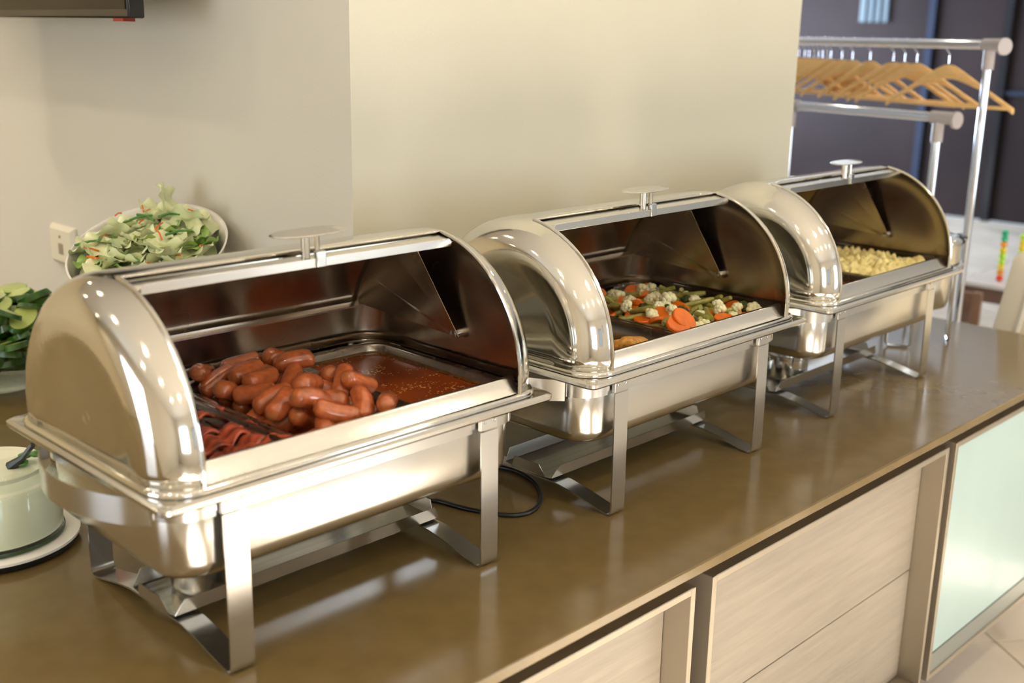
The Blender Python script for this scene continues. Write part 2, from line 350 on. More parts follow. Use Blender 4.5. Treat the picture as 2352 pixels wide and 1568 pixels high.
# ------------------------------------------------------------------ chafing dish
ZC, RL = .281, .200
def lidR(u):
    a = abs(u) - .255
    return RL if a <= 0 else RL - .055 + sqrt(max(0, .055 ** 2 - a * a))
def make_chafer():
    t = thing('chafing_dish', '', 'chafing dish')
    # water pan: flange, body
    m = MB()
    m.loft([rrect(.318, .212, .012, .2445), rrect(.3205, .2145, .014, .2475), rrect(.3205, .2145, .014, .2525), rrect(.316, .210, .014, .2555), rrect(.300, .186, .02, .2545),
            rrect(.2935, .176, .04, .2535), rrect(.2905, .1735, .045, .249), rrect(.2895, .1725, .045, .214), rrect(.2868, .1698, .045, .2110), rrect(.2868, .1698, .045, .2100), rrect(.2864, .1694, .047, .175), rrect(.2860, .1690, .047, .152), rrect(.2857, .1687, .047, .148), rrect(.2840, .167, .046, .140), rrect(.279, .162, .044, .1335), rrect(.270, .153, .04, .1295), rrect(.24, .125, .03, .128)], cap1=True)
    m.obj('water_pan', STEEL_B, t, smooth=32, solid=.0012, off=-1)
    # stand band
    m = MB(); m.loft([rrect(.2925, .1755, .046, .2120), rrect(.2925, .1755, .046, .2435), rrect(.2905, .1737, .045, .2435), rrect(.2905, .1737, .045, .2120), rrect(.2925, .1755, .046, .2120)])
    fr = m.obj('stand_band', STEEL_L, t)
    # side handles: bowed bands at both ends
    for s in (-1, 1):
        pts = [(s * (.2945 + .052 * sin(pi * k / 16) ** .7), -.135 + .27 * k / 16) for k in range(17)]
        m = MB(); m.strip(pts, .205, .2405, .0018, 'z'); m.obj('side_handle', STEEL_L, t)
    # legs and cross straps
    for s in (-1, 1):
        u0, u1 = s * .212 - .017, s * .212 + .017
        for q in (-1, 1):
            path = [(q * .1845, .214), (q * .1855, .14), (q * .1862, .07), (q * .1865, .014), (q * .1855, .007), (q * .182, .0030), (q * .177, .0020)]
            m = MB(); m.strip(path, u0, u1, .0026, 'x'); m.obj('leg', STEEL_L, t)
            m = MB(); m.box(u0, u1, *sorted((q * .1785, q * .1850)), .2155, .2425)
            cl = m.obj('rim_clip', STEEL_L, t, bevel=.0006)
            for du in (-.010, .010):
                m = MB(); m.loft([[(s * .212 + du + r * cos(a * pi / 4), q * v, .228 + r * sin(a * pi / 4)) for a in range(8)] for r, v in ((.0026, .1845), (.0022, .1860), (.0008, .1866))], cap1=True)
                m.obj('rivet', STEEL_L, cl)
        path = [(-.177, .0020), (-.150, .0075), (-.110, .0170), (-.070, .0235), (-.03, .0245), (.03, .0245), (.070, .0235), (.110, .0170), (.150, .0075), (.177, .0020)]
        m = MB(); m.strip(path, u0, u1, .0026, 'x'); m.obj('cross_strap', STEEL_L, t)
    # fuel tray
    m = MB(); zb = .0275; W_, L_ = .056, .230
    n = 8; loops = []
    prof = [(-W_ * cos(pi * k / n), zb + .004 * (1 - sin(pi * k / n))) for k in range(n + 1)]
    m.loft([[(-L_, v, z) for v, z in prof], [(L_, v, z) for v, z in prof]], closed=False)
    for q in (-1, 1):
        m.add([(-L_, q * W_, zb + .004), (L_, q * W_, zb + .004), (L_ - .014, q * (W_ + .004), zb + .025), (-L_ + .014, q * (W_ + .004), zb + .025)], [(0, 1, 2, 3)])
        m.add([(q * L_, -W_ * .72, zb + .0015), (q * L_, W_ * .72, zb + .0015), (q * (L_ + .005), W_ * .52, zb + .023), (q * (L_ + .005), -W_ * .52, zb + .023)], [(0, 1, 2, 3)])
    m.obj('fuel_tray', STEEL_L, t, smooth=0, solid=.0012)
    # lid base ring
    m = MB(); m.loft([rrect(.3125, .2045, .050, .2560), rrect(.3135, .2055, .051, .2590), rrect(.311, .203, .050, .2625), rrect(.3085, .2005, .050, .2645), rrect(.302, .193, .050, .2640), rrect(.301, .192, .05, .2565)])
    m.obj('lid_ring', STEEL, t, smooth=60)
    # front rail of the lid
    m = MB(); m.prism([(-.2000, .2570), (-.1975, .2640), (-.1945, .2660), (-.1865, .2850), (-.1845, .2872), (-.1785, .2865), (-.1765, .2690), (-.1790, .2565)], -.2585, .2585, 'x')
    m.obj('front_rail', STEEL_B, t, smooth=50, bevel=.0008)
    # fixed lid: end caps and back half
    us = [-.31, -.3085, -.305, -.300, -.293, -.284, -.274, -.264, -.2585, -.20, -.1, 0, .1, .20, .2585, .264, .274, .284, .293, .300, .305, .3085, .31]
    T0 = 82.8
    ths = [T0 * k / 14 for k in range(15)] + [T0 + (180 - T0) * k / 16 for k in range(1, 17)]
    def ring(u, th): R = lidR(u); return (u, -R * cos(radians(th)), ZC + R * sin(radians(th)))
    m = MB(); nt = len(ths)
    cols = []
    for u in us:
        cols.append([(u, -lidR(u), .2640)] + [ring(u, th) for th in ths] + [(u, lidR(u), .2640)])
    vs = [p for c_ in cols for p in c_]; N = nt + 2; fs = []
    for i in range(len(us) - 1):
        mid = abs(us[i] + us[i + 1]) / 2 < .2585
        for k in range(N - 1):
            if mid and k < 15: continue
            fs.append((i * N + k, i * N + k + 1, (i + 1) * N + k + 1, (i + 1) * N + k))
    m.add(vs, fs)
    for s in (-1, 1):                                       # flat end faces with a shallow embossed step
        def eloop(R, u): return [(s * u, -R, .2640)] + [(s * u, -R * cos(radians(th)), ZC + R * sin(radians(th))) for th in ths] + [(s * u, R, .2640)]
        ls = [eloop(.145, .31), eloop(.125, .3102), eloop(.118, .3090), eloop(.06, .3084)]
        m.loft(ls, closed=False)
        l = eloop(.06, .3084); m.add(l, [tuple(range(len(l)))])
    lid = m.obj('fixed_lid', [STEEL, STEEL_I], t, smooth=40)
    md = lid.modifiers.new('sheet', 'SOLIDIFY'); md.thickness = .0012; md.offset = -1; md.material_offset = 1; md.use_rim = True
    # rolled edges of the opening
    for s in (-1, 1):
        pts = [(s * .2585, -RL, .262), (s * .2585, -RL, .272)] + [(s * .2585, -RL * cos(radians(th)), ZC + RL * sin(radians(th))) for th in [T0 * k / 22 for k in range(23)]]
        m = MB(); m.tube(pts, .0030, 8); m.obj('rolled_edge', STEEL, lid)
    pts = [(-.2585 + .517 * k / 4, -RL * cos(radians(T0)), ZC + RL * sin(radians(T0))) for k in range(5)]
    m = MB(); m.tube(pts, .0016, 6); m.obj('rolled_edge', STEEL, lid)
    # moving cover
    RC = .1970; a0, a1 = 72.5, 165
    cs = [-.262, -.25, 0, .25, .262]; th2 = [a0 + (a1 - a0) * k / 20 for k in range(21)]
    m = MB(); m.loft([[(u, -RC * cos(radians(th)), ZC + RC * sin(radians(th))) for th in th2] for u in cs], closed=False)
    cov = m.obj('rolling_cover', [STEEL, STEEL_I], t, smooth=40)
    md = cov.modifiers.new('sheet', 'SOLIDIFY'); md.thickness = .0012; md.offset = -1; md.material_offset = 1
    vf, zf = -RC * cos(radians(a0)), ZC + RC * sin(radians(a0))
    m = MB(); m.prism([(-.249, zf - .006), (.249, zf - .006), (.249, zf + .002), (.244, zf + .0065), (-.244, zf + .0065), (-.249, zf + .002)], vf - .0022, vf - .0008, 'y')
    m.obj('front_lip', STEEL_B, cov, bevel=.0006)
    vb, zbk = -.1915 * cos(radians(a1)), ZC + .1915 * sin(radians(a1))
    m = MB(); m.prism([(vb, zbk + .004), (vb - .010, zbk - .001), (vb - .010, zbk - .004), (vb + .001, zbk - .003)], -.262, .262, 'x'); m.obj('rear_lip', STEEL_B, cov)
    for s in (-1, 1):
        pv, pz = -.018, .312; pol = []
        for k in range(5): a = radians(200 + 140 * k / 4); pol.append((pv + .011 * cos(a), pz + .011 * sin(a)))
        th3 = [106 + (a1 - 106) * k / 10 for k in range(11)]
        pol += [(-.192 * cos(radians(th)), ZC + .192 * sin(radians(th))) for th in reversed(th3)]
        def fu(p): return .2965 - .0335 * min(1, sqrt((p[0] - pv) ** 2 + (p[1] - pz) ** 2) / .17)
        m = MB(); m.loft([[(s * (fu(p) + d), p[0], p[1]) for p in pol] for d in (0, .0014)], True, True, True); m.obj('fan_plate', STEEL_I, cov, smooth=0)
        m = MB(); m.loft([[(s * u, pv + r * cos(a * pi / 8), pz + r * sin(a * pi / 8)) for a in range(16)] for r, u in ((.0075, .3085), (.0075, .2945), (.006, .2915), (.0025, .2905))], cap1=True)
        m.obj('pivot_rivet', STEEL_L, cov)
    # handle: two posts, clip and flat oval plate
    m = MB(); hz = zf + .040
    m.tube([(-.006, -.052, zf + .001), (-.006, -.052, hz)], .0062, 12); m.tube([(.010, -.056, zf + .001), (.010, -.056, hz)], .0036, 10)
    m.obj('handle_post', STEEL, cov)
    m = MB(); m.box(.004, .019, -.0645, -.0560, zf - .006, zf + .016); m.obj('handle_clip', STEEL_L, cov, bevel=.001)
    m = MB(); n = 36
    def oval(a, b, dz): return [(a * (abs(cos(2 * pi * i / n)) ** .8) * (1 if cos(2 * pi * i / n) >= 0 else -1), -.052 + b * sin(2 * pi * i / n), hz + dz + .10 * (b * sin(2 * pi * i / n))) for i in range(n)]
    m.loft([oval(.059, .0195, 0), oval(.061, .0205, .001), oval(.059, .0195, .0022)], cap0=True, cap1=True); m.obj('handle_plate', STEEL, cov)
    return t
ch1 = make_chafer()
ch1['label'] = 'nearest steel roll-top chafing dish, holding sausages and red gravy'
ch2 = copy_tree(ch1); ch2.location = (.7088, -.0108, 0); ch2.rotation_euler = (0, 0, .0081); ch2['label'] = 'middle steel roll-top chafing dish, holding mixed vegetables'
ch3 = copy_tree(ch1); ch3.location = (1.4325, -.0035, 0); ch3.rotation_euler = (0, 0, .0095); ch3['label'] = 'farthest steel roll-top chafing dish, holding scrambled eggs'
for c_ in (ch1, ch2, ch3): c_['group'] = 'roll-top chafing dishes in a row on the counter'
def wp(ch, u, v, z):
    a = ch.rotation_euler[2]; return (ch.location[0] + u * cos(a) - v * sin(a), ch.location[1] + u * sin(a) + v * cos(a), z)

# food pans (inserts)
def food_pan(ch, uc, w, label, depth=.062):
    t = thing('food_pan', label, 'food pan', wp(ch, uc, 0, .204), ch.rotation_euler[2], 'steel insert pans in the chafing dishes')
    hw, hl = w / 2 - .0008, .1715; zt = .2655 - .204
    m = MB()
    m.loft([rrect(hw, hl, .006, zt - .004), rrect(hw + .0002, hl, .006, zt - .001), rrect(hw - .001, hl - .001, .006, zt), rrect(hw - .010, hl - .010, .03, zt), rrect(hw - .0125, hl - .0125, .032, zt - .003),
            rrect(hw - .0145, hl - .0145, .033, zt - .030), rrect(hw - .017, hl - .017, .032, .010), rrect(hw - .026, hl - .026, .026, .001), rrect(hw - .05, hl - .05, .02, 0)], cap1=True)
    m.obj('pan_shell', STEEL_P, t, smooth=50, solid=.001, off=-1)
    return t
food_pan(ch1, -.195, .195, 'third-size steel pan of fried ham at the left of the nearest dish')
food_pan(ch1, 0, .195, 'third-size steel pan heaped with small sausages')
food_pan(ch1, .195, .195, 'third-size steel pan filled with red-brown gravy')
food_pan(ch2, -.1465, .2915, 'half-size steel pan with golden hash browns in the middle dish')
food_pan(ch2, .1465, .2915, 'half-size steel pan with carrots, beans and cauliflower')
food_pan(ch3, -.1465, .2915, 'half-size steel pan with orange baked pieces in the farthest dish')
food_pan(ch3, .1465, .2915, 'half-size steel pan filled with scrambled eggs')

# ------------------------------------------------------------------ heaps: drop pieces on a height map
class Pile:
    def __init__(s, x0, x1, y0, y1, base, g=.004, corner=0):
        s.x0, s.y0, s.g = x0, y0, g; s.nx = int((x1 - x0) / g) + 1; s.ny = int((y1 - y0) / g) + 1
        s.H = [[base(x0 + i * g, y0 + j * g) if callable(base) else base for j in range(s.ny)] for i in range(s.nx)]
    def hmax(s, x, y, r):
        g = s.g; best = -9
        for i in range(int((x - r - s.x0) / g), int((x + r - s.x0) / g) + 2):
            if i < 0 or i >= s.nx: continue
            for j in range(int((y - r - s.y0) / g), int((y + r - s.y0) / g) + 2):
                if j < 0 or j >= s.ny: continue
                dx, dy = s.x0 + i * g - x, s.y0 + j * g - y; d2 = dx * dx + dy * dy
                if d2 > r * r: continue
                z = s.H[i][j] + sqrt(r * r - d2)            # centre height for a ball of radius r to rest here
                if z > best: best = z
        return best
    def stamp(s, x, y, z, r):
        g = s.g
        for i in range(int((x - r - s.x0) / g), int((x + r - s.x0) / g) + 2):
            if i < 0 or i >= s.nx: continue
            for j in range(int((y - r - s.y0) / g), int((y + r - s.y0) / g) + 2):
                if j < 0 or j >= s.ny: continue
                dx, dy = s.x0 + i * g - x, s.y0 + j * g - y; d2 = dx * dx + dy * dy
                if d2 > r * r: continue
                t = z + sqrt(r * r - d2) * .85
                if t > s.H[i][j]: s.H[i][j] = t
    def drop(s, xy, L, r, tries=10, flat=.9, zmax=9):
        """capsule of half length L, radius r; xy() gives a position; returns x, y, z, yaw, pitch"""
        best = None
        for _ in range(tries):
            x, y = xy(); a = random.uniform(0, pi)
            if L < 1e-4: z = s.hmax(x, y, r); c_ = (z, x, y, a, 0, z, z)
            else:
                zs = [(k, s.hmax(x + cos(a) * L * k, y + sin(a) * L * k, r)) for k in (-1, -.5, 0, .5, 1)]
                zl = max(z for k, z in zs if k < 0); zr = max(z for k, z in zs if k > 0)
                p = max(-.45, min(.45, math.atan2(zr - zl, 1.5 * L))); sl = math.tan(p) * L
                z = max(zz - k * sl for k, zz in zs)
                c_ = (z, x, y, a, p, z - sl, z + sl)
            if c_[0] > zmax: continue
            if best is None or c_[0] < best[0]: best = c_
        if best is None: return None
        z, x, y, a, p, zl, zr = best; z -= r * (1 - flat)
        n = 5 if L > 1e-4 else 1
        for k in range(n):
            q = -1 + 2 * k / (n - 1) if n > 1 else 0
            s.stamp(x + cos(a) * L * q, y + sin(a) * L * q, z + math.tan(p) * L * q if n > 1 else z, r)
        return x, y, z, a, p
def put(me, name, loc, rot, label, cat, group, scale=1, kind=None):
    o = bpy.data.objects.new(name, me); COL.objects.link(o); o.location = loc
    o.rotation_euler = rot if len(rot) == 3 and not isinstance(rot, Matrix) else rot
    if scale != 1: o.scale = scale if isinstance(scale, tuple) else (scale,) * 3
    return tag(o, label, cat, group, kind)
def yp(a, p, roll=0): return (Matrix.Rotation(a, 4, 'Z') @ Matrix.Rotation(-p, 4, 'Y') @ Matrix.Rotation(roll, 4, 'X')).to_euler()

# sausages
def sausage_mesh(seed):
    rnd = random.Random(seed); m = MB(); L = .0315; R = .0140 * rnd.uniform(.96, 1.04); n = 16; loops = []; bend = rnd.uniform(.001, .0035)
    prof = [(-1.0, .10), (-.985, .30), (-.95, .55), (-.88, .78), (-.78, .93), (-.6, 1.0), (-.2, 1.03), (.2, 1.03), (.6, 1.0), (.78, .93), (.88, .78), (.95, .55), (.985, .30), (1.0, .10)]
    for k, (x, r) in enumerate(prof):
        pinch = 0 if .1 < k / 13 < .9 else 1
        zc = bend * (1 - x * x) * 1.5
        loops.append([(x * L, R * r * cos(2 * pi * i / n) * (1 - .06 * pinch * cos(8 * 2 * pi * i / n)), zc + R * r * sin(2 * pi * i / n)) for i in range(n)])
    m.loft(loops, True, True, True)
    for k, f in enumerate(m.f): pass
    nf = len(m.f)
    for i in range(nf):
        if i < 2 * n or i >= nf - 2 - 2 * n: m.m[i] = 1
    return m.mesh('sausage', [M_SAUS, M_SAUS2], 60)
SM = [sausage_mesh(i) for i in range(5)]
pl = Pile(-.11, .11, -.18, .18, lambda x, y: .208 if abs(x) < .083 and abs(y) < .158 else .270)
def sxy():
    return (max(-.066, min(.066, random.gauss(0, .046))), max(-.142, min(.138, random.gauss(.0, .095))))
def sxy2(): return (random.uniform(-.067, .067), random.uniform(-.146, .146))
for k in range(110):
    d = pl.drop(sxy2 if k < 50 else sxy, .0180, .0138, 14 if k < 56 else 7, zmax=.294)
    if not d: continue
    x, y, z, a, p = d
    put(random.choice(SM), 'sausage', (x, y, z), yp(a, p, random.uniform(0, 6.28)), 'small red-brown cocktail sausage in the heap between the ham and the gravy', 'sausage', 'cocktail sausages heaped in the nearest dish')
# fried ham slices
def ham_mesh(seed):
    rnd = random.Random(seed); m = MB(); nx, ny = 14, 6; vs = []
    for i in range(nx):
        for j in range(ny):
            x = (i / (nx - 1) - .5) * .115; y = (j / (ny - 1) - .5) * .034 * (1 + .15 * sin(i * 1.1 + seed))
            z = .0065 * sin(i * 1.45 + seed * 1.7) + .004 * noise.noise(Vector((x * 40, y * 60, seed * 3.1)))
            vs.append((x, y + .004 * sin(i * .6 + seed), z))
    fs = [(i * ny + j, i * ny + j + 1, (i + 1) * ny + j + 1, (i + 1) * ny + j) for i in range(nx - 1) for j in range(ny - 1)]
    m.add(vs, fs); return m.mesh('ham_slice', M_HAM, 60)
for k, (u, v, z, a, p) in enumerate([(-.16, -.12, .232, .05, 0), (-.185, -.085, .238, -.15, .05), (-.17, -.045, .240, .25, -.03), (-.15, -.095, .252, .35, .10), (-.20, .0, .238, .1, 0), (-.175, .05, .24, -.2, 0), (-.20, .10, .238, .3, 0), (-.165, -.135, .246, -.05, .08), (-.15, -.06, .255, .1, .05), (-.16, -.02, .252, -.2, .0), (-.14, -.125, .258, .2, .12), (-.185, .02, .250, .3, 0), (-.15, .035, .256, 0, .05), (-.17, -.14, .238, .1, 0)]):
    o = put(ham_mesh(k), 'ham_slice', (u, v, z), yp(a, p, .12 * (k % 3 - 1)), 'wavy strip of fried reddish ham in the pan left of the sausages', 'ham', 'fried ham strips in the nearest dish')
    md = o.modifiers.new('thick', 'SOLIDIFY'); md.thickness = .0055; md2 = o.modifiers.new('s', 'SUBSURF'); md2.levels = md2.render_levels = 1
# gravy
m = MB(); g1 = []
for z, d in ((.2478, .0145), (.2485, .0155), (.2481, .018)):
    g1.append(rrect(.0967 - d, .1715 - d, .032, z, cx=0))
m.loft(g1, cap0=False, cap1=True); gv = m.obj('gravy', M_GRAVY, smooth=60); gv.location = (.195, 0, 0)
tag(gv, 'pool of speckled red-brown gravy in the right-hand pan of the nearest dish', 'gravy', kind='stuff')
m = MB(); m.loft([rrect(.0829, .1577, .033, .2484), rrect(.0833, .1581, .033, .2530)]); m.obj('gravy_residue', mat('dried_gravy', (.16, .075, .02), .25, var=.5, vscale=30, coat=.5), gv, smooth=60)

# mixed vegetables
def carrot_mesh(seed):
    rnd = random.Random(seed); m = MB(); n = 22; R = .0165 * rnd.uniform(.85, 1.15); h = .0035; w = [1 + .03 * sin(3 * 2 * pi * i / n + seed) for i in range(n)]
    def lp(r, z): return [(r * w[i] * cos(2 * pi * i / n), r * w[i] * sin(2 * pi * i / n), z) for i in range(n)]
    m.loft([lp(R * .93, -h), lp(R, -h * .6), lp(R, h * .6), lp(R * .93, h), lp(R * .4, h * .93)], True, True, True); return m.mesh('carrot_slice', M_CARROT, 40)
def ball(m, c, r, n=8, sq=1, mi=0):
    m.loft([[(c[0] + r * sin(t) * cos(2 * pi * i / n), c[1] + r * sin(t) * sin(2 * pi * i / n), c[2] + r * sq * cos(t)) for i in range(n)] for t in [pi * (k + .35) / 5.7 for k in range(6)]], True, True, True, mi)
def floret_mesh(seed, broc=False):
    rnd = random.Random(seed); m = MB(); R = .013 * rnd.uniform(.85, 1.2)
    m.loft([[(r * cos(a * pi / 3), r * sin(a * pi / 3), z) for a in range(6)] for r, z in ((.0045, -.016), (.005, -.008), (.008, -.002))], True, True, True, 1)
    for k in range(15):
        t = acos(1 - (k + .5) / 15 * 1.15); a = k * 2.4 + seed
        ball(m, (R * .72 * sin(t) * cos(a), R * .72 * sin(t) * sin(a), R * .55 * cos(t)), R * rnd.uniform(.34, .5))
    return m.mesh('floret', [M_BROC, M_BROCS] if broc else [M_CAUL, M_CAUL], 50)
def bean_mesh(seed):
    rnd = random.Random(seed); L = rnd.uniform(.018, .030); m = MB(); b = rnd.uniform(-.004, .004)
    pts = [(x * L, b * (1 - x * x), 0) for x in (-1, -.6, -.2, .2, .6, 1)]
    m.tube(pts, [.0040, .0056, .0054, .0056, .0054, .0042], 8); return m.mesh('bean_piece', M_BEAN, 50)
CM = [carrot_mesh(i) for i in range(4)]; FM = [floret_mesh(i) for i in range(4)]; BM = [bean_mesh(i) for i in range(4)]; KM = [floret_mesh(9, True), floret_mesh(12, True)]
def vbase(x, y): return .247 + .014 * max(0, 1 - (x / .12) ** 2) * max(0, 1 - (y / .16) ** 2)
pv_ = Pile(-.16, .16, -.18, .18, lambda x, y: vbase(x, y) if abs(x) < .131 and abs(y) < .157 else .270)
def vxy(): return (random.uniform(-.112, .112), random.uniform(-.138, .138))
vb_ = MB(); gx, gy = 16, 20
vb_.add([(-.127 + .254 * i / (gx - 1), -.153 + .306 * j / (gy - 1), vbase(-.127 + .254 * i / (gx - 1), -.153 + .306 * j / (gy - 1)) - .001 + .004 * noise.noise(Vector((i * .9, j * .9, 2)))) for i in range(gx) for j in range(gy)],
        [(i * gy + j, i * gy + j + 1, (i + 1) * gy + j + 1, (i + 1) * gy + j) for i in range(gx - 1) for j in range(gy - 1)])
vbo = vb_.obj('chopped_greens', M_BEAN, smooth=60); vbo.location = wp(ch2, .1465, 0, 0); tag(vbo, 'layer of soft chopped greens under the carrots and cauliflower', 'vegetables', kind='stuff')
seq = ['bean_piece'] * 46 + ['carrot_slice'] * 34 + ['floret'] * 26 + ['broccoli'] * 9
random.shuffle(seq)
tail = ['floret'] * 8 + ['carrot_slice'] * 14 + ['bean_piece'] * 26; random.shuffle(tail); seq += tail
for kd in seq:
    if kd == 'bean_piece': L, r = .016, .0056
    elif kd == 'carrot_slice': L, r = 0, .0085
    else: L, r = 0, .0115
    d = pv_.drop(vxy, L, r, 8, zmax=.290)
    if not d: continue
    x, y, z, a, p = d; loc = wp(ch2, .1465 + x, y, z)
    if kd == 'bean_piece': put(random.choice(BM), 'bean_piece', loc, yp(a, p), 'short olive-green bean piece among the mixed vegetables', 'green bean', 'green bean pieces in the middle dish')
    elif kd == 'carrot_slice':
        put(random.choice(CM), 'carrot_slice', (loc[0], loc[1], loc[2] - .003), (random.uniform(-.6, .6), random.uniform(-.6, .6), a), 'round orange carrot slice among the mixed vegetables', 'carrot slice', 'carrot slices in the middle dish')
    elif kd == 'floret': put(random.choice(FM), 'cauliflower_floret', loc, (random.uniform(-.8, .8), random.uniform(-.8, .8), a), 'pale knobbly cauliflower floret among the mixed vegetables', 'cauliflower', 'cauliflower florets in the middle dish')
    else: put(random.choice(KM), 'broccoli_floret', loc, (random.uniform(-.6, .6), random.uniform(-.6, .6), a), 'dark green broccoli floret among the mixed vegetables', 'broccoli', 'broccoli florets in the middle dish')
for u, v, z, rx, ry, s_, lab in ((.030, -.128, .284, .62, -.25, 1.35, 'large round orange carrot slice lying on top at the front of the vegetables'), (.008, -.132, .278, .35, -.35, 1.2, 'carrot slice half under the large front carrot slice')):
    put(CM[0], 'carrot_slice', wp(ch2, u, v, z), (rx, ry, .4), lab, 'carrot slice', 'carrot slices in the middle dish', s_)
# hash browns
def patty_mesh(seed, hx, hy, hz):
    m = MB(); n = 28; lo = []
    for k, (s_, z) in enumerate(((.86, -1), (.97, -.6), (1, 0), (.97, .6), (.86, 1), (.5, 1.05))):
        l = rrect(hx * s_, hy * s_, min(hx, hy) * .45 * s_, z * hz, n=6)
        lo.append([(p[0] + .0018 * noise.noise(Vector((p[0] * 120, p[1] * 120, k + seed))), p[1] + .0018 * noise.noise(Vector((p[1] * 120, p[0] * 120, k + seed + 5))), p[2] + .0012 * noise.noise(Vector((p[0] * 90, p[1] * 90, seed)))) for p in l])
    m.loft(lo, True, True, True); return m.mesh('patty', M_HASH, 60)
PM = [patty_mesh(i, .040, .028, .009) for i in range(3)]
for k, (u, v, z, rx, ry, rz_) in enumerate([(-.105, -.105, .256, -.25, .30, .4), (-.075, -.118, .246, .1, -.2, 1.3), (-.17, -.06, .234, .1, 0, 1.2), (-.10, -.05, .232, 0, .1, .1), (-.19, -.12, .236, .15, .1, 2), (-.20, .02, .234, 0, 0, .6), (-.12, .04, .234, .1, .1, 1.8), (-.16, .10, .234, 0, 0, .3), (-.21, .09, .25, .3, .1, 1)]):
    put(PM[k % 3], 'hash_brown', wp(ch2, u, v, z), (rx, ry, rz_), 'crisp golden hash brown leaning at the front of the middle dish' if k == 0 else 'golden hash brown patty in the left pan of the middle dish', 'hash brown', 'hash browns in the middle dish')
# eggs
def eggz(x, y): return .262 + .006 * (1 - (x / .13) ** 2) + .012 * noise.noise(Vector((x * 30, y * 30, 1.5))) + .022 * abs(noise.noise(Vector((x * 60, y * 60, 4)))) + .003 * noise.noise(Vector((x * 160, y * 160, 8)))
m = MB(); gx, gy = 90, 106; ex, ey = .130, .155
m.add([(-ex + 2 * ex * i / (gx - 1), -ey + 2 * ey * j / (gy - 1), eggz(-ex + 2 * ex * i / (gx - 1), -ey + 2 * ey * j / (gy - 1)) - .02 * max(0, max(abs(-1 + 2 * i / (gx - 1)), abs(-1 + 2 * j / (gy - 1))) - .86) / .14) for i in range(gx) for j in range(gy)],
      [(i * gy + j, i * gy + j + 1, (i + 1) * gy + j + 1, (i + 1) * gy + j) for i in range(gx - 1) for j in range(gy - 1)])
eg = m.obj('scrambled_eggs', M_EGG, smooth=80); eg.location = wp(ch3, .1465, 0, 0); tag(eg, 'lumpy pale yellow scrambled eggs filling the right pan of the farthest dish', 'scrambled eggs', kind='stuff')
OM = patty_mesh(5, .026, .02, .010); OM.materials.clear(); OM.materials.append(M_ORANGE)
for k in range(12): put(OM, 'baked_piece', wp(ch3, -.05 - .055 * (k % 4), -.12 + .09 * (k // 4), .240 + .004 * (k % 2)), (.2 * sin(k), .2 * cos(k * 2), k * 1.3), 'orange baked piece in red sauce beside the scrambled eggs', 'baked food', 'orange baked pieces in the farthest dish')
m = MB(); m.loft([rrect(.129, .155, .03, .232), rrect(.126, .152, .03, .2325)], cap1=True); o = m.obj('red_sauce', M_GRAVY); o.location = wp(ch3, -.1465, 0, 0); tag(o, 'thin layer of red sauce around the orange baked pieces', 'sauce', kind='stuff')

# fuel pots
def fuel_pot(ch, u, v, r, h_, label):
    t = thing('fuel_pot', label, 'fuel pot', wp(ch, u, v, .0285))
    m = MB(); m.lathe([(r * .86, 0), (r * .96, .004), (r, .012), (r, h_ - .006), (r * 1.03, h_ - .004), (r * 1.03, h_), (r * .95, h_ + .001), (r * .6, h_ - .002)], 40, cap0=True, cap1=True); m.obj('pot_body', STEEL, t)
    m = MB(); m.lathe([(.016, h_ - .003), (.016, h_ + .004), (.012, h_ + .005)], 20, cap1=True); m.obj('pot_cap', STEEL_L, t)
    return t
fuel_pot(ch3, -.105, -.005, .048, .055, 'round steel fuel pot on the tray under the farthest chafing dish')
fuel_pot(ch1, -.150, .005, .046, .040, 'round steel fuel pot on the tray under the nearest chafing dish')

# ------------------------------------------------------------------ black cord
pts = [(.16, .17), (.20, .13), (.25, .095), (.285, .065), (.312, .040), (.323, -.008), (.337, -.045), (.359, -.085), (.385, -.099), (.415, -.094), (.445, -.075), (.472, -.046), (.494, -.010), (.506, .035), (.500, .075), (.478, .105), (.45, .14), (.44, .20), (.45, .27)]
def smooth_path(P, k=6):
    out = []
    for i in range(len(P) - 1):
        p0, p1, p2, p3 = (Vector(P[max(i - 1, 0)]), Vector(P[i]), Vector(P[i + 1]), Vector(P[min(i + 2, len(P) - 1)]))
        for s_ in range(k):
            t = s_ / k; out.append(.5 * ((2 * p1) + (-p0 + p2) * t + (2 * p0 - 5 * p1 + 4 * p2 - p3) * t * t + (-p0 + 3 * p1 - 3 * p2 + p3) * t ** 3))
    out.append(Vector(P[-1])); return out
m = MB(); m.tube([(p.x, p.y, .0042) for p in smooth_path(pts)], .004, 8)
tag(m.obj('power_cord', M_CORD, smooth=60), 'black power cord looping on the counter between the near and middle dishes', 'cord')

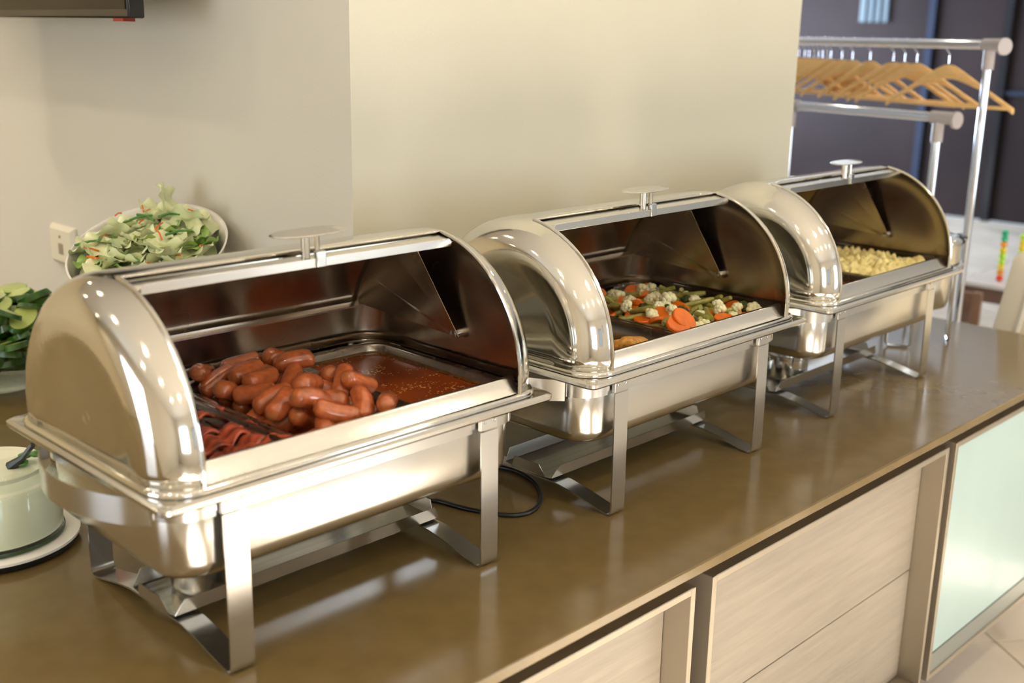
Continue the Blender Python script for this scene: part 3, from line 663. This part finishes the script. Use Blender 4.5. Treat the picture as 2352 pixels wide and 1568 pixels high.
# ------------------------------------------------------------------ round soup warmer behind the farthest dish
PX, PY = 1.983, .045
t = thing('soup_warmer', 'round steel soup warmer on legs at the far end of the counter', 'soup warmer', (PX, PY, 0))
m = MB(); m.lathe([(.10, .09), (.118, .096), (.124, .11), (.126, .195), (.145, .200), (.148, .204), (.148, .212), (.140, .214), (.120, .210)], 48, cap0=True); m.obj('pot', STEEL_B, t, smooth=45)
m = MB(); m.lathe([(.139, .214), (.140, .225), (.139, .250), (.143, .262), (.146, .268), (.143, .274), (.130, .279), (.09, .290), (.04, .296), (.001, .297)], 48); ld = m.obj('lid', STEEL, t, smooth=45)
m = MB(); m.lathe([(.006, .296), (.006, .306), (.018, .310), (.020, .318), (.012, .324), (.001, .325)], 20); m.obj('lid_knob', M_BLACK, ld)
m = MB()
for a in (-55, -40): pass
m.tube([(.132 * cos(radians(-58)), .132 * sin(radians(-58)), .270), (.150 * cos(radians(-58)), .150 * sin(radians(-58)), .274), (.150 * cos(radians(-38)), .150 * sin(radians(-38)), .274), (.132 * cos(radians(-38)), .132 * sin(radians(-38)), .270)], .005, 8); m.obj('lid_handle', M_BLACK, ld)
for k in range(4):
    A = radians(-62 + 90 * k); c_, s_ = cos(A), sin(A); tx, ty = -s_, c_
    P_ = []
    for q in (-1, 1): P_.append((.131 * c_ + q * .030 * tx, .131 * s_ + q * .030 * ty))
    path = [(*P_[0], .198), (*P_[0], .10), (*P_[0], .012), (P_[0][0] * .9 + P_[1][0] * .1, P_[0][1] * .9 + P_[1][1] * .1, .0045), (P_[0][0] * .1 + P_[1][0] * .9, P_[0][1] * .1 + P_[1][1] * .9, .0045), (*P_[1], .012), (*P_[1], .10), (*P_[1], .198)]
    m = MB(); m.tube(path, .0042, 8); m.obj('leg', STEEL_L, t)

# ------------------------------------------------------------------ wall items
t = thing('television', 'black wall-mounted flat television, cut off at the top left', 'television', (.20, 1.25, .793))
m = MB(); m.box(-.034, 0, -.523, .523, -.008, .58); m.obj('casing', M_BLACK, t, bevel=.004)
m = MB(); m.box(-.0355, -.0335, -.515, .515, .008, .572); m.obj('screen', M_SCREEN, t, smooth=0)
m = MB(); m.box(0, .144, -.10, .10, .22, .36); m.obj('wall_bracket', M_BLACK, t, bevel=.004)
m = MB(); m.box(-.030, -.006, -.495, -.455, -.0135, -.008); m.obj('sensor', M_RED, t, smooth=0)
t = thing('phone_socket', 'ivory phone socket plate on the greige wall, above the cucumbers', 'socket', (.344, 1.474, .238), group=None)
m = MB(); hw, hh = .066, .050
def pl_(d, x): return [(x, -hw + d, -hh + d), (x, hw - d, -hh + d), (x, hw - d, hh - d), (x, -hw + d, hh - d)]
m.loft([pl_(0, 0), pl_(0, -.006), pl_(.010, -.016)], cap0=True, cap1=True); pt = m.obj('cover_plate', M_IVORY, t, bevel=.001, smooth=0)
m = MB(); m.box(-.0166, -.0155, -.014, .012, -.022, .006); m.obj('jack_opening', mat('socket_shadow_plastic', (.30, .26, .18), .5), t, smooth=0)
m = MB(); m.box(-.0175, -.0155, -.003, .003, .020, .026); m.obj('screw', M_PINE, t, smooth=0)

# ------------------------------------------------------------------ jar of dressing on its plate
JX, JY = -.285, .385
t = thing('saucer_plate', 'white plate with a dark underside beneath the dressing jar', 'plate', (JX, JY, 0))
m = MB(); m.lathe([(.075, 0), (.118, .004), (.120, .010), (.075, .012)], 48, cap0=True, cap1=True); m.obj('dark_base', M_BLACK, t)
m = MB(); m.lathe([(.117, .0105), (.1215, .013), (.1215, .017), (.117, .019), (.100, .0165), (.02, .0155)], 48, cap1=True); m.obj('plate_top', M_WHITE, t)
t = thing('dressing_jar', 'wide glass jar of white dressing at the left edge, on the white plate', 'jar', (JX, JY, .0165))
m = MB(); m.lathe([(.090, 0), (.0975, .003), (.0985, .010), (.0985, .088), (.096, .096), (.086, .104), (.084, .140), (.0865, .146), (.084, .148), (.081, .146), (.081, .108), (.092, .094), (.0972, .086), (.0972, .010), (.09, .006), (.01, .006)], 48, cap0=True, cap1=True)
m.obj('jar_glass', M_GLASS, t, smooth=50)
m = MB(); m.lathe([(.088, .0065), (.0968, .012), (.0968, .086), (.0915, .0950), (.0805, .106), (.0805, .112), (.07, .110), (.02, .113)], 48, cap0=True, cap1=True); m.obj('dressing', M_DRESS, t)
m = MB(); m.lathe([(.0995, .002), (.1000, .005), (.0995, .008), (.0985, .005), (.0995, .002)], 48); m.obj('green_line', mat('dark_green_line', (.03, .06, .02), .3), t)
m = MB(); m.tube([(.02, -.03, .112), (.035, -.045, .128), (.045, -.06, .150)], [.009, .005, .004], 8); tag(m.obj('dressing_ladle', M_BLACK), None, None)
ld = bpy.data.objects['dressing_ladle']; ld.location = (JX, JY, .0165); tag(ld, 'black ladle standing in the white dressing jar', 'ladle')
m = MB()
for i in range(3): ball(m, (.035 + .012 * i, -.035 + .015 * (i % 2), .117 + .004 * i), .011, 8, .4)
hg = m.obj('herb_sprig', M_ONION); hg.location = (JX, JY, .0165); tag(hg, 'green herb leaves floating on the white dressing', 'herbs')

# ------------------------------------------------------------------ cucumber bowl
BX, BY = .035, 1.19
t = thing('cucumber_bowl', 'large clear glass bowl heaped with cucumber slices', 'bowl', (BX, BY, .001))
m = MB(); m.lathe([(.085, 0), (.10, .002), (.13, .035), (.158, .085), (.172, .130), (.174, .134), (.171, .135), (.168, .130), (.154, .086), (.126, .038), (.095, .007), (.01, .006)], 56, cap0=True, cap1=True); m.obj('bowl_glass', M_GLASS, t, smooth=50)
def cuc_mesh(seed):
    rnd = random.Random(seed); A = .040 * rnd.uniform(.85, 1.15); B = .0235 * rnd.uniform(.92, 1.06); h_ = .0062 * rnd.uniform(.8, 1.3); n = 26; m = MB(); sk = rnd.uniform(.3, .8)
    def lp(f, z): return [(A * f * cos(2 * pi * i / n) + z * sk, B * f * sin(2 * pi * i / n), z) for i in range(n)]
    m.loft([lp(.955, -h_), lp(1, -h_ * .9), lp(1, h_ * .9), lp(.955, h_)], True, False, False, 0)
    m.add(lp(.955, h_), [tuple(range(n))], 1); m.add(lp(.955, -h_), [tuple(range(n - 1, -1, -1))], 1)
    return m.mesh('cucumber_slice', [M_CPEEL, M_CFLESH], 30)
UM = [cuc_mesh(i) for i in range(5)]
def cbase(x, y): r = sqrt(x * x + y * y); return .045 + max(0, (r - .10)) * 1.1
pc = Pile(-.16, .16, -.16, .16, cbase, .006)
def cxy():
    r = .145 * sqrt(random.random()); a = random.uniform(0, 2 * pi); return r * cos(a), r * sin(a)
def cxy_top():
    r = .12 * random.random(); a = random.uniform(0, 2 * pi); return r * cos(a), r * sin(a)
for k in range(165):
    d = pc.drop(cxy if k < 75 else cxy_top, .022, .0105, 7 if k < 70 else 5, zmax=.262)
    if not d: continue
    x, y, z, a, p = d
    put(random.choice(UM), 'cucumber_slice', (BX + x, BY + y, z), yp(a, p * .8, random.uniform(-.38, .38)), 'oval green-skinned cucumber slice heaped in the glass bowl', 'cucumber slice', 'cucumber slices in the glass bowl')
# small bowl of tomatoes
t = thing('tomato_bowl', 'small clear glass bowl of tomato pieces beside the cucumber bowl', 'bowl', (.075, .885, .001))
m = MB(); m.lathe([(.04, 0), (.048, .002), (.062, .05), (.074, .125), (.076, .128), (.072, .128), (.059, .052), (.044, .007), (.005, .006)], 40, cap0=True, cap1=True); m.obj('bowl_glass', M_GLASS, t, smooth=50)
for k in range(10):
    m = MB(); ball(m, (0, 0, 0), .024, 12, .8); put(m.mesh('tomato', M_TOM, 60), 'tomato_piece', (.075 + .030 * cos(k * 2.1), .885 + .030 * sin(k * 2.1), .040 + .011 * k), (k, k * .7, k), 'red tomato piece in the small glass bowl', 'tomato', 'tomato pieces in the small glass bowl')
# tongs blade
m = MB(); m.strip([(0, 0), (.05, .0), (.10, .01), (.17, .035)], -.010, .010, .0015, 'y')
o = m.obj('serving_tongs', STEEL_L); o.location = (-.16, .62, .010); o.rotation_euler = (0, -.10, radians(115))
o.scale = (1.3, 1.6, 1); tag(o, 'steel salad tongs lying in front of the cucumber bowl, at the left edge', 'tongs')

# ------------------------------------------------------------------ salad bowl on riser
SX, SY = .178, .735
m = MB(); m.lathe([(.085, 0), (.088, .003), (.07, .20), (.068, .203)], 32, cap0=True, cap1=True); o = m.obj('display_riser', M_BLACK); o.location = (SX - .01, SY, .0005); tag(o, 'black riser holding up the white salad bowl', 'riser')
t = thing('salad_bowl', 'white porcelain bowl with a slanted rim, full of lettuce salad', 'bowl', (SX, SY, .2045))
def slant(x, y, f): return (.42 * (x * .80 + y * .60) * f)
BR = Matrix.Identity(4)
def bowl_loop(r, z, f, n=56): return [(r * cos(2 * pi * i / n), r * sin(2 * pi * i / n), z + slant(r * cos(2 * pi * i / n), r * sin(2 * pi * i / n), f)) for i in range(n)]
m = MB(); m.loft([bowl_loop(.05, 0, 0), bowl_loop(.085, .006, .05), bowl_loop(.115, .05, .4), bowl_loop(.139, .105, .8), bowl_loop(.151, .150, 1), bowl_loop(.1525, .153, 1), bowl_loop(.149, .1535, 1), bowl_loop(.146, .150, 1), bowl_loop(.135, .106, .8), bowl_loop(.110, .054, .4), bowl_loop(.08, .014, .05), bowl_loop(.02, .010, 0)], True, True, True)
m.obj('bowl_shell', M_WHITE, t, smooth=50)
def leaf_mesh(seed):
    rnd = random.Random(seed); m = MB(); n = 13; sx, sy = rnd.uniform(.038, .060), rnd.uniform(.030, .044); cv = rnd.uniform(3, 9)
    vs = []
    for i in range(n):
        for j in range(n):
            x = -1 + 2 * i / (n - 1); y = -1 + 2 * j / (n - 1); e_ = max(abs(x), abs(y)); k_ = 1 - .25 * min(abs(x), abs(y)) * e_
            X, Y = x * sx * k_, y * sy * k_; X += .003 * noise.noise(Vector((x * 3, y * 3, seed))); Y += .003 * noise.noise(Vector((y * 3, x * 3, seed + 9)))
            z = cv * (X * X * .6 + Y * Y) + .012 * noise.noise(Vector((x * 1.2, y * 1.2, seed * 2.3))) + .005 * (e_ ** 3) * sin(7 * math.atan2(y, x) + seed) + .003 * noise.noise(Vector((x * 5, y * 5, seed)))
            vs.append((X, Y, z))
    m.add(vs, [(i * n + j, i * n + j + 1, (i + 1) * n + j + 1, (i + 1) * n + j) for i in range(n - 1) for j in range(n - 1)])
    return m.mesh('lettuce_leaf', M_LETT if seed % 7 else M_LETTG, 180)
LM = [leaf_mesh(i) for i in range(1, 13)]
for k in range(58):
    r = .112 * sqrt((k + .5) / 40) if k < 40 else .095 * sqrt((k - 39) / 18); a = k * 2.39996; x, y = r * cos(a), r * sin(a)
    z = .2045 + .138 + slant(x, y, 1) + (.016 * (1 - (r / .16) ** 2)) + random.uniform(-.008, .008) + (.012 if k >= 40 else 0)
    put(LM[k % 12] if k % 13 else LM[6], 'lettuce_leaf', (SX + x, SY + y, z), (random.uniform(-.45, .55), random.uniform(-.5, .35), random.uniform(0, 6.28)), 'crumpled pale green piece of iceberg lettuce in the white bowl', 'lettuce', 'lettuce pieces in the slanted white bowl')
put(LM[2], 'lettuce_leaf', (SX + .085, SY + .075, .2045 + .150 + slant(.085, .075, 1) + .030), (1.2, .2, .7), 'lettuce piece sticking up highest above the rim of the white bowl', 'lettuce', 'lettuce pieces in the slanted white bowl')
fl = MB(); fl.loft([[(.130 * q * cos(2 * pi * i / 40), .130 * q * sin(2 * pi * i / 40), .118 + slant(.130 * q * cos(2 * pi * i / 40), .130 * q * sin(2 * pi * i / 40), .95) + .012 * noise.noise(Vector((q * 9, i * .8, 0))) + .02 * (1 - q)) for i in range(40)] for q in (1, .75, .5, .25, .02)], cap1=True)
fo = fl.obj('shredded_lettuce', M_LETT); fo.location = (SX, SY, .2045); tag(fo, 'shredded lettuce filling the bottom of the slanted white bowl', 'lettuce', kind='stuff')
for k in range(16):
    m = MB(); L = random.uniform(.009, .016); m.tube([(-L, 0, 0), (0, random.uniform(-.004, .004), random.uniform(0, .004)), (L, 0, 0)], .0017, 5)
    a = random.uniform(0, 6.28); r = .125 * sqrt(random.random()); x, y = r * cos(a), r * sin(a); z = .2045 + .158 + slant(x, y, 1) + .034 * (1 - (r / .16) ** 2)
    put(m.mesh('carrot_shred', M_CARROT, 60), 'carrot_shred', (SX + x, SY + y, z), (0, random.uniform(-.9, .4), random.uniform(0, 3)), 'thin orange carrot shred on top of the lettuce salad', 'carrot', 'carrot shreds on the lettuce salad')
for k in range(6):
    m = MB(); L = random.uniform(.02, .034); m.tube([(-L, 0, 0), (0, .002, .003), (L, 0, 0)], .0026, 6)
    a = k * 2.6 + 1.1; r = .03 + .09 * ((k * .61) % 1); x, y = r * cos(a), r * sin(a); z = .2045 + .162 + slant(x, y, 1) + .034 * (1 - (r / .16) ** 2)
    put(m.mesh('spring_onion_piece', M_ONION, 60), 'spring_onion_piece', (SX + x, SY + y, z), (0, random.uniform(-.3, .3), random.uniform(-.6, .6) - .7), 'dark green spring onion sliver on the lettuce salad', 'spring onion', 'spring onion slivers on the lettuce salad')

# ------------------------------------------------------------------ clothes racks and hangers
def rack(name, E, az, zt, L, label, cap=.06):
    t = thing(name, label, 'clothes rack', (E[0], E[1], FL), radians(az))
    h_ = zt - FL; r = .0135
    m = MB(); m.tube([(-cap * .6, 0, h_), (L + .05, 0, h_)], r, 16); m.obj('top_rail', CHROME, t, smooth=60)
    for x in (0, L):
        m = MB(); m.tube([(x, 0, .03), (x, 0, h_ - .01)], .0125, 14); m.obj('post', CHROME, t, smooth=60)
        m = MB(); m.tube([(x, 0, h_ - .07), (x, 0, h_ - .015)], .0165, 14); m.tube([(x - (cap if x == 0 else .03), 0, h_), (x + (.025 if x == 0 else cap), 0, h_)], .0180, 14)
        m.tube([(x - cap - .004, 0, h_ - .004), (x - cap + .006, 0, h_ - .004)] if x == 0 else [(x + cap - .006, 0, h_ - .004), (x + cap + .004, 0, h_ - .004)], .024, 16)
        m.obj('corner_joint', mat('grey_joint_plastic', (.42, .38, .38), .35), t, smooth=60)
        m = MB(); m.tube([(x, -.22, .02), (x, .22, .02)], .0125, 12); m.obj('foot_bar', CHROME, t, smooth=60)
    return t
R1 = (2.484, .091); R2 = (2.343, .155); AZ = 60
rack('clothes_rack', R1, AZ, .765, 1.9, 'taller chrome clothes rack with wooden hangers, beyond the counter end')
rack('clothes_rack', R2, 76, .561, .585, 'lower empty chrome rack standing in front of the hanger rack')
def make_hanger():
    t = thing('coat_hanger', '', 'hanger')
    m = MB(); n = 25; top = []; bot = []
    for i in range(n):
        s_ = -1 + 2 * i / (n - 1); q = abs(s_)
        zt = .004 - .118 * (sqrt(q * q + .0225) - .15) / .861 - .004 * sin(pi * q) ; th = .046 - .030 * min(1, q * 1.9) + .003 * max(0, q - .85) / .15
        top.append((s_ * .225, zt)); bot.append((s_ * .225, zt - th))
    yo = [.012 * (abs(-1 + 2 * i / (n - 1)) ** 1.5) for i in range(n)]
    loops = []
    for i in range(n):
        (x, zt), (_, zb) = top[i], bot[i]; y = -yo[i]; w = .0065; cz = (zt + zb) / 2; hz = (zt - zb) / 2
        loops.append([(x, y + w * cos(a * pi / 5), cz + hz * sin(a * pi / 5)) for a in range(10)])
    m.loft(loops, True, True, True); m.obj('shoulder', M_BEECH, t, smooth=60)
    m = MB(); m.tube([(-.218, -.011, -.117), (0, -.002, -.119), (.218, -.011, -.117)], .0055, 10); m.obj('trouser_bar', M_BEECH, t, smooth=60)
    m = MB(); pts = [(0, 0, .008), (0, 0, .034)]
    for k in range(13): a = radians(-60 + 250 * k / 12); pts.append((.018 * cos(a), 0, .058 + .018 * sin(a)))
    m.tube([(0, 0, .006), (0, 0, .030), (.006, 0, .038)] + pts[3:], .0016, 6); m.obj('hook', CHROME, t, smooth=60)
    return t
hg0 = make_hanger()
ts_ = [.18, .343, .408, .471, .607, .717, .785, .86, .887, .917, .947, .978, 1.013, 1.045, 1.09, 1.12, 1.15, 1.18]
labs = ['wooden hanger nearest the end of the rack', 'second wooden hanger from the rack end, behind the end one', 'third wooden hanger from the rack end', 'fourth wooden hanger from the rack end', 'wooden hanger swung forward, left of the three overlapping ones']
dirx, diry = cos(radians(AZ)), sin(radians(AZ))
for k, tt in enumerate(ts_):
    o = hg0 if k == 0 else copy_tree(hg0)
    o.location = (R1[0] + dirx * tt, R1[1] + diry * tt, .765 - .0625 + .0002)
    base = [78, 82, 79, 84, 78, 80, 84, 81, 85, 82, 84, 86, 83, 85, 84, 86, 84, 86][k]
    o.rotation_euler = (0, 0, radians(base)); o['group'] = 'wooden hangers on the tall rack'
    o['label'] = labs[k] if k < 5 else 'wooden hanger in the tight bunch at the left end of the rack'

# ------------------------------------------------------------------ far furniture
t = thing('play_table', 'brown table with a pale top behind the cream high chair', 'table', (3.86, .10, FL), 0)
TH = .765
m = MB(); m.box(-.36, .36, -.42, .42, TH - .018, TH); m.obj('table_top', M_TTOP, t, bevel=.003)
m = MB(); m.box(-.345, .345, -.405, .405, TH - .075, TH - .018); m.obj('apron', M_TABLE, t, smooth=0)
for a in (-1, 1):
    for b in (-1, 1):
        m = MB(); x_, y_ = a * .32, b * .38; m.box(x_ - .022, x_ + .022, y_ - .022, y_ + .022, 0, TH - .075); m.obj('leg', M_TABLE, t, bevel=.002)
beads = {'g': mat('green_bead', (.01, .42, .20), .3), 'y': mat('yellow_bead', (.80, .62, .02), .3), 'l': mat('lime_bead', (.42, .72, .03), .3), 'r': mat('red_bead', (.75, .06, .02), .3), 'o': mat('orange_bead', (.80, .30, .03), .3)}
def toy(x, y, seq_, label):
    t = thing('bead_toy', label, 'toy', (x, y, FL + TH + .0005)); z = 0
    for ch_ in seq_:
        m = MB(); m.lathe([(.006, 0), (.012, .003), (.0135, .011), (.012, .019), (.006, .022)], 16, cap0=True, cap1=True); b_ = m.obj('bead', beads[ch_], t); b_.location = (0, 0, z); z += .0225
toy(3.60, .40, 'roylly' + 'og' + 'g', 'stack of red, lime, yellow and green beads on the brown table')
toy(3.70, .365, 'gggllyyl', 'second bead stack, green below and lime above, next to the cream high chair')
t = thing('wooden_chair', 'brown wooden chair beside the table at the far right', 'chair', (3.30, .50, FL), radians(100))
m = MB(); m.box(-.19, .19, -.19, .19, .42, .445); m.obj('seat', M_PINE, t, bevel=.004)
for a in (-1, 1):
    m = MB(); m.box(a * .17 - .016, a * .17 + .016, -.18, -.148, 0, .42); m.obj('leg', M_PINE, t, bevel=.002)
    m = MB(); m.box(a * .17 - .016, a * .17 + .016, .158, .19, 0, .80); m.obj('leg', M_PINE, t, bevel=.002)
for z in (.53, .66, .775):
    m = MB(); m.box(-.16, .16, .165, .183, z - .022, z + .022); m.obj('back_rail', M_PINE, t, bevel=.002)
# cream high chair just past the end of the counter
t = thing('high_chair', 'cream plastic high chair back with white moulded rings, past the counter end', 'high chair', (2.40, -.36, FL), 0)
def hloop(f, x, zc=.90): return [(x, p[0] * f * (1.0 - .13 * (p[1] / .25)), zc + p[1] * f) for p in [(q[0], q[1]) for q in rrect(.300, .205, .035, 0, 6)]]
m = MB(); m.loft([hloop(.97, .012), hloop(1, .006), hloop(1, -.006), hloop(.97, -.012), hloop(.5, -.0125)], True, True, True); m.obj('back_shell', M_CREAMP, t, smooth=50)
for k, f in enumerate((.84, .70)):
    pts = hloop(f, -.014)[::2]; m = MB(); m.tube([(-.014, p[1] - .02, p[2] - .01) for p in pts], .008, 8, closed=True); m.obj('moulded_ring', M_PAD, t, smooth=60)
m = MB(); m.box(-.02, .30, -.20, .20, .50, .525); m.obj('seat', M_CREAMP, t, bevel=.006)
m = MB(); m.box(-.012, .012, -.16, .16, .52, .72); m.obj('back_support', M_CREAMP, t, bevel=.004)
for a in (0, 1):
    for b in (-1, 1):
        m = MB(); m.tube([(a * .28, b * .18, .505), (a * .38 - .05, b * .22, .012)], .014, 10); m.obj('leg', M_PAD, t, smooth=60)
bpy.context.view_layer.update()
